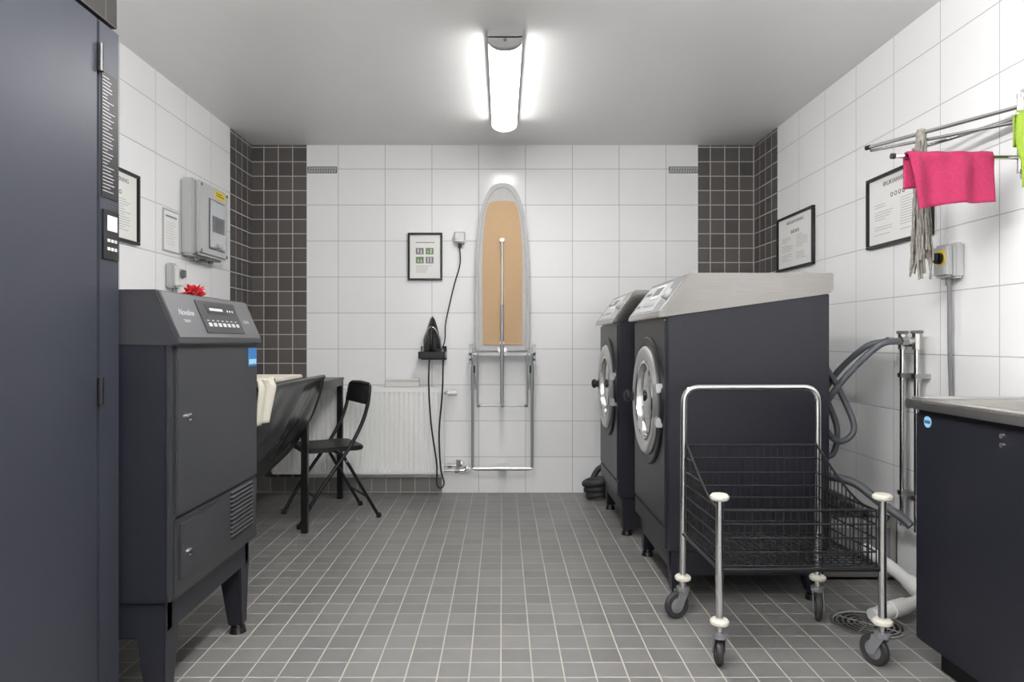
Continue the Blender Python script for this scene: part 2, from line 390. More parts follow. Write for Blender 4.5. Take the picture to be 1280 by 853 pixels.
# ------------------------------------------------------------------ left wall items
def LW(y, z): return frame((XL, y, z), (0, 1, 0), (0, 0, 1))
def RW(y, z): return frame((XR, y, z), (0, -1, 0), (0, 0, 1))
def BW(x, z): return frame((x, YB, z), (1, 0, 0), (0, 0, 1))
def frame_bars(g, w, h, t, d, m):
    box('frame_top', 0, w, h-t, h, 0, d, m, g, .002); box('frame_bottom', 0, w, 0, t, 0, d, m, g, .002)
    box('frame_side', 0, t, t, h-t, 0, d, m, g, .002); box('frame_side', w-t, w, t, h-t, 0, d, m, g, .002)
def poster(name, M, w, h, title=None, kind=0, seed=1):
    g = grp(name, M); r = random.Random(seed)
    frame_bars(g, w, h, .014, .02, M_blackm)
    box('paper', .012, w-.012, .012, h-.012, 0, .008, M_paper, g)
    if kind == 0:
        if title: text('title', title, T(w/2, h-.055, .0085), .028, M_ink, g, 'CENTER', .0001)
        for i in range(4):
            cx = w/2+(i-1.5)*.030
            lathe('program_symbol', [(.010, 0), (.010, .001), (.007, .001), (.007, 0)], (cx, h-.105, .008), (0, 0, 1), M_ink, g, 20)
        for cidx, (xa, xb) in enumerate(((.06, w/2-.02), (w/2+.02, w-.06))):
            z = h-.135
            while z > .05:
                if r.random() > .22: box('text_line', xa, xa+(xb-xa)*(.45+.5*r.random()), z, z+.0018, .008, .0085, M_inkg, g)
                z -= .0115
    elif kind == 1:
        for i in range(2):
            for k in range(2):
                x = .055+i*.068; z = .150-k*.062+.03
                box('photo', x, x+.055, z, z+.046, .008, .009, M_green if (i+k) % 2 else M_inkg, g)
                for q in range(5):
                    a_ = x+.004+q*.010; box('photo_detail', a_, a_+.006, z+.006+.01*r.random(), z+.022+.02*r.random(), .009, .0093, M_paper if q % 2 else M_midgrey, g)
        z = .100
        while z > .05:
            box('text_line', .055, .055+.07+.05*r.random(), z, z+.0018, .008, .0085, M_inkg, g); z -= .009
        box('heading', .055, .185, h-.070, h-.064, .008, .0085, M_inkg, g)
    return g
poster('framed_poster', LW(2.85, 1.508), .397, .33, 'BRUKSANVISNING', 0, 2)
poster('framed_poster', RW(4.315, 1.487), .50, .33, 'BRUKSANVISNING', 0, 3)
poster('framed_poster', RW(3.253, 1.487), .49, .33, 'BRUKSANVISNING', 0, 4)
poster('framed_poster', BW(-.655, 1.475), .24, .33, None, 1, 5)
g = grp('wall_notice', LW(3.49, 1.52))
frame_bars(g, .18, .22, .008, .008, M_greyp); box('notice_paper', .006, .174, .006, .214, 0, .004, M_paper, g)
for i in range(9): box('text_line', .03, .10+.05*rnd.random(), .04+i*.014, .042+i*.014, .004, .0045, M_inkl, g)
box('mark', .03, .15, .18, .19, .004, .0045, M_inkg, g)

g = grp('electrical_distribution_box', LW(3.68, 1.52))
box('case', 0, .40, 0, .42, 0, .075, M_greyp, g, .012)
box('lid', .006, .394, .006, .414, .075, .105, M_greyp, g, .014)
box('window_recess', .12, .34, .05, .335, .104, .107, M_midgrey, g, .002)
box('clear_window', .13, .33, .06, .325, .106, .115, M_clear, g, .004)
for i in range(6): box('breaker', .15+i*.027, .172+i*.027, .15, .24, .114, .118, M_midgrey, g, .001)
box('window_handle', .20, .26, .065, .09, .115, .128, M_greyp, g, .003)
box('yellow_label', .20, .34, .35, .395, .105, .1065, M_yellow, g)
for i in range(2): box('label_line', .215, .325-.03*i, .365+i*.013, .370+i*.013, .1065, .107, M_ink, g)
for a in (.03, .37):
    for c in (.03, .39): cyl('screw', (a, c, .104), (a, c, .109), .009, M_midgrey, g, 12)
for i in range(3): cyl('cable_gland', (.1+i*.1, -.018, .04), (.1+i*.1, .01, .04), .014, M_midgrey, g, 12)

def isolator(name, M, w=.10, h=.13, knob=True, dark=False):
    g = grp(name, M)
    box('back_box', 0, w, 0, h, 0, .04, M_greyp, g, .008)
    box('cover', .004, w-.004, .004, h-.004, .04, .062, M_whitep if not dark else M_greyp, g, .010)
    box('yellow_plate', w*.22, w*.78, h*.40, h*.80, .062, .0635, M_yellow if dark else M_panel, g)
    cyl('rotary_base', (w/2, h*.58, .062), (w/2, h*.58, .072), .022, M_black if dark else M_midgrey, g)
    box('rotary_grip', w/2-.006, w/2+.006, h*.58-.02, h*.58+.02, .070, .088, M_black if dark else M_midgrey, g, .003)
    cyl('gland', (w/2, -.025, .028), (w/2, .004, .028), .012, M_midgrey, g, 16)
    return g
isolator('isolator_switch', LW(3.52, 1.33), .095, .13)

# ------------------------------------------------------------------ cold mangle with sling
g = grp('mangle_table')
prof = [(-.978, .855), (-.982, .82), (-1.0, .755), (-1.04, .65), (-1.10, .545), (-1.20, .42), (-1.33, .315), (-1.48, .28), (-1.62, .33), (-1.70, .45)]
prof = [(v.x, v.z) for v in catmull([(x, 0, z) for x, z in prof], 4)]
def slingf(u, v):
    k = u*(len(prof)-1); i = min(int(k), len(prof)-2); t = k-i
    x = prof[i][0]*(1-t)+prof[i+1][0]*t; z = prof[i][1]*(1-t)+prof[i+1][1]*t
    y = 2.72+v*.99; sag = .010*math.sin(v*11+u*7)*min(1, u*4)+.004*math.sin(v*31+u*16)*min(1, u*3)
    return Vector((x+sag, y, z-.01*math.sin(math.pi*v)*u*2))
cloth('catch_sling', slingf, 36, 44, M_sling, g, .006)
tube('sling_rail', [(-.978, 2.70, .86), (-.978, 3.73, .86)], .012, M_blackm, g, False)
tube('sling_end_rim', [(x, 3.715, z) for x, z in prof], .009, M_blackm, g, False)
tube('sling_end_rim', [(x, 2.715, z) for x, z in prof], .009, M_blackm, g, False)
for yy in (2.74, 3.68):
    box('mangle_foot', -1.70, -1.46, yy-.02, yy+.02, 0, .035, M_blackm, g, .004)
    box('mangle_upright', -1.62, -1.56, yy-.02, yy+.02, .03, .84, M_blackm, g, .004)
cyl('mangle_roller', (-1.50, 2.75, .80), (-1.50, 3.66, .80), .05, M_beige, g)
cyl('mangle_roller', (-1.60, 2.75, .86), (-1.60, 3.66, .86), .05, M_steel, g)
box('table_top', -1.70, -1.062, 3.73, 4.585, .795, .812, M_blackm, g, .003)
for (x, yy) in ((-1.085, 3.752), (-1.085, 4.565), (-1.68, 3.752), (-1.68, 4.565)):
    box('table_leg', x-.018, x+.018, yy-.018, yy+.018, 0, .795, M_blackm, g, .002)
box('table_rail', -1.10, -1.068, 3.75, 4.57, .76, .795, M_blackm, g)
box('table_rail', -1.70, -1.068, 3.738, 3.765, .76, .795, M_blackm, g)
box('folding_board', -1.44, -1.00, 2.76, 3.42, .868, .888, M_beige, g, .005)
g = grp('draped_cloth')
def bc(u, v):
    L = u*.40; y = 2.68+v*.23+.010*math.sin(u*6)-.10*u*u*v
    if L < .24: x = -1.19+L; z = .899+.004*math.sin(v*9+u*9)
    else:
        t = (L-.24); x = -.950+.008*math.sin(v*9)-.10*t; z = .890-t*1.05
        if t < .02: x = -.956; z = .896
    return Vector((x, y, z))
cloth('cloth', bc, 30, 16, M_beige, g, .008)

# ------------------------------------------------------------------ radiator
g = grp('radiator')
x0r, x1r, yr, z0, z1 = -1.56, -.405, 4.625, .15, .74
pf = []; n = 35; w = (x1r-x0r)/n
for i in range(n):
    a = x0r+i*w; pf += [(a, yr+.015), (a+w*.18, yr+.015), (a+w*.30, yr), (a+w*.88, yr), (a+w, yr+.015)]
prism('ribbed_panel', pf+[(x1r, yr+.022), (x0r, yr+.022)], 'z', z0+.015, z1-.03, M_white, g)
box('panel_top', x0r, x1r, yr, yr+.02, z1-.035, z1-.006, M_white, g, .004)
box('panel_bottom', x0r, x1r, yr, yr+.02, z0, z0+.022, M_white, g, .004)
box('side_cover', x0r-.006, x0r, yr, yr+.085, z0+.01, z1, M_white, g, .002)
box('side_cover', x1r, x1r+.006, yr, yr+.085, z0+.01, z1, M_white, g, .002)
box('rear_panel', x0r, x1r, yr+.065, yr+.085, z0, z1-.01, M_white, g)
for i in range(58): box('grille_bar', x0r+.005+i*.0199, x0r+.012+i*.0199, yr+.002, yr+.083, z1-.004, z1, M_white, g)
for z in (z1-.001,): box('grille_edge', x0r, x1r, yr, yr+.006, z1-.008, z1+.001, M_white, g); 
for x in (x0r+.2, x1r-.2): box('wall_bracket', x-.015, x+.015, yr+.085, YB, z0+.1, z1-.1, M_white, g)
cyl('thermostat_stub', (x1r+.005, 4.66, .70), (x1r+.04, 4.66, .70), .010, M_chrome, g)
cyl('thermostat_head', (x1r+.035, 4.66, .70), (x1r+.095, 4.66, .70), .022, M_whitep, g, r2=.018)
tube('return_pipe', rounded([(x1r, 4.66, .205), (x1r+.075, 4.66, .205), (x1r+.12, 4.66, .205), (x1r+.12, 4.74, .205)], .02), .009, M_chrome, g, False)
tube('supply_pipe', rounded([(x1r, 4.67, .17), (x1r+.16, 4.67, .17), (x1r+.16, 4.74, .17)], .02), .009, M_chrome, g, False)
cyl('valve_nut', (x1r+.03, 4.66, .205), (x1r+.06, 4.66, .205), .017, M_chrome, g, 6)
cyl('valve_nut', (x1r+.08, 4.66, .17), (x1r+.11, 4.66, .17), .017, M_chrome, g, 6)
cyl('valve_stem', (x1r+.10, 4.66, .17), (x1r+.10, 4.66, .245), .012, M_chrome, g, 12)
for z, xx in ((.205, .12), (.17, .16)): cyl('wall_rosette', (x1r+xx, 4.725, z), (x1r+xx, 4.739, z), .024, M_chrome, g)
g = grp('storage_box')
box('box_body', -.795, -.57, 4.635, 4.705, .7415, .785, M_whitep, g, .006); box('box_lid', -.80, -.565, 4.63, 4.71, .785, .797, M_whitep, g, .004)

# ------------------------------------------------------------------ folding chair
g = grp('folding_chair', T(-1.03, 4.11, 0) @ Matrix.Rotation(math.radians(30), 4, 'Z'))
for sy in (-1, 1):
    y = sy*.195
    tube('rear_leg', rounded([(-.03, sy*.172, .425), (.02, sy*.172, .39), (.235, sy*.172, .012)], .03), .010, M_blackm, g, False)
    box('foot_cap', .222, .250, sy*.172-.013, sy*.172+.013, 0, .03, M_black, g, .004)
    box('foot_cap', -.252, -.222, y-.013, y+.013, 0, .03, M_black, g, .004)
    cyl('pivot', (.035, sy*.165, .36), (.035, sy*.205, .36), .008, M_chrome, g, 12)
side = [(-.237, .012), (-.13, .19), (.04, .42), (.12, .56), (.158, .67), (.172, .76)]
sm = catmull([(x, 0, z) for x, z in side], 6)
pts = [Vector((v.x, -.195, v.z)) for v in sm]
top = [Vector((.176, -.185, .785)), Vector((.182, -.15, .798)), Vector((.189, 0, .802)), Vector((.182, .15, .798)), Vector((.176, .185, .785))]
pts = pts+top+[Vector((v.x, .195, v.z)) for v in sm[::-1]]
tube('main_frame', pts, .011, M_blackm, g, False)
def back(u, v):
    y = -.187+u*.374; z = .675+v*.115
    return Vector((.150+(z-.665)*.20+.022*(1-(y/.187)**2), y, z-.01*abs(y/.187)**3*(1 if v > .5 else -1)))
cloth('backrest', back, 16, 6, M_black, g, .016)
sp = []
for (cx, cy, a0) in ((.10, .13, 0), (-.15, .12, 90), (-.15, -.12, 180), (.10, -.13, 270)):
    for k in range(6):
        t = math.radians(a0+k*18); sp.append((cx+.055*math.cos(t), cy+.045*math.sin(t)))
prism('seat', sp, 'z', .412, .440, M_black, g, .008)
cyl('cross_bar', (-.145, -.195, .165), (-.145, .195, .165), .008, M_blackm, g)
cyl('cross_bar', (.17, -.172, .13), (.17, .172, .13), .008, M_blackm, g)
cyl('seat_bar', (-.01, -.19, .405), (-.01, .19, .405), .009, M_blackm, g)

# ------------------------------------------------------------------ back wall: ironing board
g = grp('ironing_board')
half = [(0.178, .985), (.181, 1.10), (.181, 1.40), (.178, 1.60), (.168, 1.78), (.150, 1.92), (.122, 2.02), (.085, 2.09), (.042, 2.122), (0, 2.128)]
hs = [(v.x, v.z) for v in catmull([(x, 0, z) for x, z in half], 4)]
out = [(-x, z) for x, z in hs]+[(x, z) for x, z in hs[::-1][1:]]
prism('padded_board', out, 'y', 4.628, 4.662, M_cover, g, .006)
ih = [(.132, 1.03), (.135, 1.3), (.136, 1.6), (.128, 1.78), (.115, 1.90), (.100, 1.965), (.080, 1.995), (.045, 2.005)]
hi = [(v.x, v.z) for v in catmull([(x, 0, z) for x, z in ih], 3)]
inn = [(-x, z) for x, z in hi]+[(x, z) for x, z in hi[::-1]]
prism('hardboard_underside', inn, 'y', 4.622, 4.630, M_hard, g)
def inset(k, zb, zt):
    q = []
    for x, z in hs:
        f = (z-.985)/(2.128-.985); q.append((max(x-k, 0), zb+f*(zt-zb)))
    return q
hm = inset(.018, 1.0, 2.10); hm = [q for q in hm if q[0] > 0]
hem = []
for i, (x, z) in enumerate([(-x, z) for x, z in hm]+[(x, z) for x, z in hm[::-1]]):
    hem.append(Vector((x+.002*math.sin(i*2.1), 4.627, z)))
tube('gathered_hem', hem, .005, M_cover, g, False, 8)
box('board_cradle', -.225, .225, 4.60, 4.625, .955, .978, M_leg, g, .003)
for x in (-.215, .215):
    box('cradle_bracket', x-.010, x+.010, 4.60, 4.665, .90, 1.035, M_leg, g, .003)
    cyl('bracket_bolt', (x, 4.592, .93), (x, 4.602, .93), .007, M_black, g, 12)
tube('leg_frame', rounded([(-.200, 4.60, .97), (-.200, 4.60, .190), (.200, 4.60, .190), (.200, 4.60, .97)], .03), .0095, M_leg, g, False)
tube('leg_frame', rounded([(-.168, 4.585, .97), (-.168, 4.585, .62), (.168, 4.585, .62), (.168, 4.585, .97)], .02), .006, M_leg, g, False)
cyl('leg_brace', (-.20, 4.60, .195), (.20, 4.60, .195), .011, M_alu, g)
for x in (-.2, .2):
    cyl('leg_grip', (x, 4.60, .72), (x, 4.60, .88), .0125, M_leg, g)
    box('leg_catch', x*.94-.006, x*.94+.006, 4.58, 4.595, .84, .89, M_black, g, .002)
    tube('side_strut', [(x, 4.59, .96), (x*.88, 4.59, .73)], .006, M_leg, g, False)
cyl('centre_strut', (-.002, 4.603, .625), (-.002, 4.603, 1.735), .0085, M_alu, g)
cyl('centre_sleeve', (-.002, 4.603, .62), (-.002, 4.603, 1.30), .0125, M_leg, g)
for z in (1.735, 1.04): box('strut_clip', -.016, .012, 4.595, 4.624, z-.01, z+.012, M_alu, g, .002)
for x in (-.16, 0, .16): cyl('foot_bar_collar', (x-.012, 4.585, .62), (x+.012, 4.585, .62), .010, M_midgrey, g)
for z in (.20, 1.0): box('wall_mount', -.03, .03, 4.60, YB, z-.02, z+.01, M_alu, g)

# socket + iron
g = grp('wall_socket', BW(-.335, 1.728)); box('box', 0, .082, 0, .082, 0, .045, M_whitep, g, .008); box('lid', .006, .076, .006, .076, .045, .052, M_whitep, g, .005)
cyl('plug', (.041, -.03, .028), (.041, .002, .028), .012, M_black, g)
g = grp('clothes_iron')
def iron_out(sx, sz, n=14):
    q = []
    for i in range(n+1):
        t = i/n; q.append((sx*(1-t)**.62*(.92+.08*t) if t < 1 else 0, sz*t))
    return q
xc = -.476; zb = .985
lay = [(4.668, .068, .235, 0), (4.655, .070, .238, 0), (4.645, .066, .228, 0), (4.62, .056, .20, .004), (4.60, .038, .16, .01)]
bm = bmesh.new(); rings = []
for (yy, sx, sz, dz) in lay:
    q = iron_out(sx, sz); ring = [(-a, b) for a, b in q]+[(a, b) for a, b in q[::-1][1:]]
    rings.append([bm.verts.new((xc+a, yy, zb+dz+b)) for a, b in ring])
bm.faces.new(rings[0]); bm.faces.new(rings[-1][::-1])
for A, B in zip(rings, rings[1:]):
    for k in range(len(A)): bm.faces.new((A[k], A[(k+1) % len(A)], B[(k+1) % len(A)], B[k]))
fin('body', bm, M_black, g, True)
q = iron_out(.080, .252); prism('soleplate', [(xc-a, zb-.002+b) for a, b in q]+[(xc+a, zb-.002+b) for a, b in q[::-1][1:]], 'y', 4.666, 4.674, M_steel, g)
tube('handle', [(xc, 4.61, zb+.145), (xc, 4.575, zb+.15), (xc, 4.555, zb+.11), (xc, 4.555, zb+.05), (xc, 4.575, zb+.012), (xc, 4.61, zb+.01)], .014, M_black, g)
tube('silver_trim', [(xc-.056, 4.628, zb+.02), (xc-.050, 4.610, zb+.09), (xc-.018, 4.592, zb+.155), (xc+.018, 4.592, zb+.155), (xc+.050, 4.610, zb+.09), (xc+.056, 4.628, zb+.02)], .005, M_chrome, g)
g = grp('iron_holder')
box('backplate', -.565, -.385, 4.725, YB, .925, 1.02, M_blackm, g, .003)
box('shelf', -.565, -.385, 4.58, 4.73, .935, .943, M_blackm, g, .002)
box('lip', -.565, -.385, 4.58, 4.588, .935, .983, M_blackm, g, .003)
for x in (-.565, -.391): box('side', x, x+.006, 4.58, 4.73, .935, .983, M_blackm, g, .002)
for x in (-.54, -.43): box('rest', x, x+.02, 4.62, 4.70, .943, .982, M_midgrey, g, .003)
g = grp('iron_power_cord')
def PX(x, y, d): return ((x-628)*d/853, d, 1.055-(y-426)*d/853)
tube('cord', [(-.294, 4.712, 1.70), PX(575, 330, 4.70), PX(568, 355, 4.70), PX(561, 385, 4.69), PX(557, 405, 4.66), PX(556, 425, 4.62), PX(552, 436, 4.60), PX(545, 438, 4.59)], .0045, M_black, g)
tube('hanging_loop', [PX(537, 445, 4.565), PX(536, 480, 4.56), PX(539, 530, 4.56), PX(546, 580, 4.56), PX(546, 604, 4.55), PX(551, 610, 4.53), PX(555, 603, 4.55), PX(551, 585, 4.56), PX(549, 540, 4.56), PX(553, 490, 4.56), PX(554, 446, 4.565)], .0055, M_black, g)

# ------------------------------------------------------------------ washing machines (right), facing -X
def washer(X0, Y0, D=.655, W=.65):
    g = grp('washing_machine')
    X1 = X0+D; Y1 = Y0+W
    prism('body', [(X0, .205), (X0, 1.155), (X1, 1.25), (X1, .205)], 'y', Y0, Y1, M_navy, g, .006)
    box('front_panel', X0-.008, X0+.002, Y0+.012, Y1-.012, .30, 1.145, M_navy, g, .004)
    box('kick_panel', X0-.006, X0+.002, Y0+.012, Y1-.012, .212, .292, M_navy, g, .003)
    prism('top_cover', [(X0-.036, 1.150), (X0-.036, 1.168), (X0+.082, 1.326), (X0+.095, 1.330), (X1+.012, 1.330), (X1+.012, 1.262), (X1, 1.246)], 'y', Y0-.008, Y1+.006, M_steelp, g, .004)
    sl = Vector((.118, 0, .158)).normalized()
    P = grp('control_panel', frame((X0-.036, Y1, 1.168), (0, -1, 0), sl)); P.parent = g
    box('panel_face', .008, W-.004, .006, .190, -.002, .002, M_steelt, P, .001)
    box('panel_overlay', .05, .50, .020, .175, .002, .003, M_panel, P)
    box('display', .24, .40, .09, .165, .003, .005, M_paper, P); box('display_glass', .25, .39, .11, .155, .005, .006, M_midgrey, P)
    for i in range(5): cyl('button', (.24+i*.045, .055, .003), (.24+i*.045, .055, .008), .009, M_chrome, P, 16)
    cyl('dial', (.57, .10, .002), (.57, .10, .02), .026, M_greyp, P)
    text('panel_script', 'Novaline', T(.07, .12, .0035), .032, M_ink, P, shear=.5, ext=.0001)
    text('panel_name', 'VEXAB', T(.07, .05, .0035), .020, M_ink, P, ext=.0001)
    c = (X0-.008, Y0+W/2-.01, .79)
    lathe('door_surround', [(.0, 0), (.285, 0), (.285, .006), (.278, .012), (.25, .012), (.235, .006)], c, (-1, 0, 0), M_black, g)
    lathe('door_ring', [(.240, .0), (.242, .016), (.234, .026), (.222, .030), (.190, .024), (.178, .014), (.172, .004)], c, (-1, 0, 0), M_alu, g)
    lathe('door_inner_ring', [(.178, .010), (.178, .022), (.172, .026), (.164, .022), (.160, .004)], c, (-1, 0, 0), M_chrome, g)
    lathe('door_glass', [(.166, .002), (.155, .006), (.12, .008), (.06, .009), (0, .009)], c, (-1, 0, 0), M_glass, g)
    hy = c[1]+.235
    box('handle_arm', X0-.045, X0-.018, hy-.03, hy+.035, c[2]-.022, c[2]+.022, M_black, g, .006)
    lathe('handle_knob', [(.0, .03), (.018, .028), (.028, .018), (.028, .006), (.018, 0), (0, 0)], (X0-.043, hy+.02, c[2]), (-1, 0, 0), M_black, g, 24)
    for z in (-.07, .07): box('hinge', X0-.036, X0-.006, c[1]-.275, c[1]-.225, c[2]+z-.02, c[2]+z+.02, M_alu, g, .004)
    stand(g, X0, X1, Y0, Y1, .205, -1)
    box('rear_inlet', X1, X1+.012, Y0+.08, Y0+.20, 1.10, 1.18, M_midgrey, g, .004)
    for xx in (X0+.06, X1-.05):
        for z in (.26, 1.12): cyl('side_screw', (xx, Y0-.003, z), (xx, Y0+.002, z), .006, M_black, g, 10)
    return g
washer(.665, 2.752)
washer(.628, 3.68)

g = grp('drain_hose_coil')
for i in range(3):
    r = .055+.012*i; cx, cy = .63, 4.56
    tube('coil', [(cx+r*math.cos(a*math.pi/5), cy+r*.9*math.sin(a*math.pi/5), .03+i*.04+.01*math.sin(a)) for a in range(10)], .021, M_rubber, g, True, 12, True)
tube('hose_end', [(.60, 4.62, .10), (.66, 4.67, .18), (.75, 4.69, .20), (.90, 4.68, .16)], .02, M_rubber, g)

# ------------------------------------------------------------------ services on right wall
g = grp('water_supply_pipes')
for (yy, xx) in ((2.80, 1.70), (2.90, 1.70)):
    cyl('pipe', (xx, yy, .27), (xx, yy, 1.06), .011, M_chrome, g)
    cyl('valve_body', (xx, yy, 1.02), (xx, yy, 1.085), .019, M_steel, g, 8)
    cyl('valve_outlet', (xx-.055, yy, 1.055), (xx, yy, 1.055), .014, M_chrome, g, 12)
    cyl('outlet_nut', (xx-.065, yy, 1.055), (xx-.040, yy, 1.055), .019, M_steel, g, 6)
    box('valve_handle', xx-.012, xx+.012, yy-.03, yy+.03, 1.085, 1.098, M_midgrey, g, .003)
    for z in (.40, .90): box('pipe_clip', xx-.015, XR, yy-.016, yy+.016, z, z+.02, M_steel, g, .002)
cyl('valve_link', (1.70, 2.80, 1.04), (1.70, 2.90, 1.04), .010, M_chrome, g)
g = grp('inlet_hose')
tube('hose', [(1.633, 2.80, 1.055), (1.55, 2.80, 1.04), (1.47, 2.84, .95), (1.405, 2.88, .85), (1.375, 2.92, .76), (1.40, 2.95, .67), (1.46, 2.95, .62), (1.52, 2.95, .68), (1.48, 3.0, .84), (1.40, 3.02, 1.0), (1.36, 2.97, 1.13), (1.349, 2.93, 1.15)], .013, M_hose, g, seg=14)
g = grp('inlet_hose')
tube('hose', [(1.633, 2.90, 1.055), (1.56, 2.93, 1.03), (1.49, 3.03, .92), (1.43, 3.06, .80), (1.38, 3.06, .66), (1.40, 3.04, .56), (1.47, 3.04, .55), (1.50, 3.06, .66), (1.46, 3.08, .80), (1.40, 3.09, .98), (1.37, 3.12, 1.08), (1.36, 3.3, 1.12), (1.36, 3.7, 1.14)], .013, M_hose, g, seg=14)
g = grp('drain_hose')
tube('hose', [(1.35, 3.05, .42), (1.40, 3.0, .46), (1.50, 2.92, .45), (1.58, 2.86, .38), (1.64, 2.81, .33), (1.665, 2.78, .30)], .018, M_hose, g, seg=14)
tube('hose', [(1.35, 3.2, .36), (1.45, 3.1, .38), (1.56, 2.98, .33), (1.64, 2.90, .30)], .016, M_hose, g, seg=14)

g = grp('drain_trough')
a0, a1, b0, b1, ht = 1.345, 1.745, 3.02, 3.62, .27
box('trough_front', a0, a1, b0, b0+.004, 0, ht, M_steel, g); box('trough_back', a0, a1, b1-.004, b1, 0, ht, M_steel, g)
box('trough_side', a0, a0+.004, b0, b1, 0, ht, M_steel, g); box('trough_side', a1-.004, a1, b0, b1, 0, ht, M_steel, g)
box('trough_base', a0, a1, b0, b1, .0, .01, M_steel, g); box('rim', a0-.01, a1, b0-.008, b0+.012, ht-.012, ht, M_steel, g)
box('panel', a0+.03, a1-.03, b0-.003, b0, .04, ht-.04, M_midgrey, g, .001)
g = grp('waste_pipe')
tube('pipe', rounded([(1.60, 3.008, .14), (1.63, 2.80, .10), (1.63, 2.62, .060), (1.45, 2.55, .050), (1.37, 2.53, .036)], .06), .026, M_whitep, g, False, 18)
cyl('coupling', (1.632, 2.74, .088), (1.632, 2.66, .07), .032, M_whitep, g); cyl('coupling', (1.52, 2.578, .054), (1.45, 2.55, .050), .031, M_whitep, g)
g = grp('floor_drain')
lathe('rim', [(.130, 0), (.130, .004), (.118, .005), (.114, .002), (.114, 0)], (1.36, 2.54, 0), (0, 0, 1), M_steel, g)
lathe('well', [(0, .0008), (.114, .0008)], (1.36, 2.54, 0), (0, 0, 1), M_gap, g)
for r in (.025, .045, .065, .085, .105): lathe('grate_ring', [(r-.004, .001), (r-.004, .004), (r+.004, .004), (r+.004, .001)], (1.36, 2.54, 0), (0, 0, 1), M_steel, g)
for i in range(8):
    a = i*math.pi/4; cyl('grate_spoke', (1.36, 2.54, .003), (1.36+.115*math.cos(a), 2.54+.115*math.sin(a), .003), .002, M_steel, g, 6)

isolator('isolator_switch', RW(2.685, 1.295), .105, .135, dark=True)
g = grp('power_cable'); tube('cable', [(1.722, 2.63, 1.272), (1.725, 2.632, 1.0), (1.735, 2.64, .84), (1.737, 2.645, .60), (1.737, 2.66, .28)], .0075, M_midgrey, g)

# ------------------------------------------------------------------ towel rail
g = grp('wall_drying_rack')
box('wall_plate', 1.742, XR, 2.24, 2.30, 1.60, 1.90, M_steel, g, .002)
cyl('pivot_post', (1.722, 2.27, 1.62), (1.722, 2.27, 1.88), .009, M_chrome, g)
for z in (1.62, 1.75, 1.87): box('pivot_lug', 1.715, XR, 2.262, 2.278, z-.006, z+.006, M_steel, g)
tube('arm_bar', [(1.722, 2.27, 1.835), (1.475, 2.75, 1.835)], .0075, M_chrome, g, False)
tube('arm_bar', [(1.722, 2.27, 1.785), (1.49, 2.76, 1.825)], .0065, M_chrome, g, False)
tube('arm_bar', [(1.722, 2.27, 1.80), (1.60, 2.66, 1.80)], .0075, M_chrome, g, False)
tube('arm_bar', [(1.722, 2.27, 1.665), (1.296, 2.262, 1.668)], .0075, M_chrome, g, False)
cyl('bar_cap', (1.30, 2.262, 1.668), (1.288, 2.262, 1.668), .0095, M_black, g)
cyl('bar_cap', (1.478, 2.744, 1.835), (1.470, 2.760, 1.835), .0095, M_black, g)
def pinkf(u, v):
    L = v*.34-.13; x = 1.335+u*.285
    zt = 1.677
    if L < 0: y = 2.262+.012; z = zt+L*.9
    else: y = 2.262-.012; z = zt-L*(.90-.14*u)
    if abs(L) < .014: y = 2.262-L*.85; z = zt+.002
    dx = .030*max(0, L)/.2*(1-u)
    wv = .010*math.sin(u*11+1+L*6)*min(1, abs(L)*12)+.004*math.sin(u*23)
    return Vector((x+dx, y-wv*(1 if L > 0 else .4)-.004*(L > 0), z+.006*math.sin(u*4)*(abs(L) > .03)))
g = grp('pink_cleaning_cloth'); cloth('cloth', pinkf, 40, 30, M_pink, g, .005)
def limef(u, v):
    L = v*.36-.11; zt = 1.800; yy = 2.215
    x = 1.668+u*.065+.006*math.sin(v*9)
    y = yy-.012*(1 if L > 0 else -1)+.01*math.sin(u*9+v*4); z = zt-abs(L)
    if abs(L) < .012: y = yy-L; z = zt+.002
    return Vector((x, y, z))
g = grp('green_cleaning_cloth'); cloth('cloth', limef, 14, 26, M_lime, g, .006)
cyl('hanging_hook', (1.735, 2.215, 1.793), (1.66, 2.215, 1.793), .005, M_chrome, g)
g = grp('string_mop_head'); bm = bmesh.new(); r = random.Random(5)
cm = Vector((1.572, 2.563, 1.835))
for i in range(46):
    a = r.random()*6.28; q = r.random()**.5*.032; L = .44+.11*r.random(); ph = r.random()*6
    dx, dy = math.cos(a)*q, math.sin(a)*q
    P_ = [cm+Vector((dx*.25, dy*.25, 0))]
    for kk in range(1, 13):
        t = kk/12; P_.append(cm+Vector((dx*(.45+.75*t)+.005*math.sin(kk*2.1+ph), dy*(.45+.75*t)+.005*math.cos(kk*1.9+ph), -L*t)))
    add_sweep(bm, catmull(P_, 3), .0036, 6)
fin('strings', bm, M_mop, g, True); lathe('mop_collar', [(0, .018), (.014, .014), (.018, 0), (.017, -.03), (0, -.035)], cm, (0, 0, 1), M_mop, g, 20)

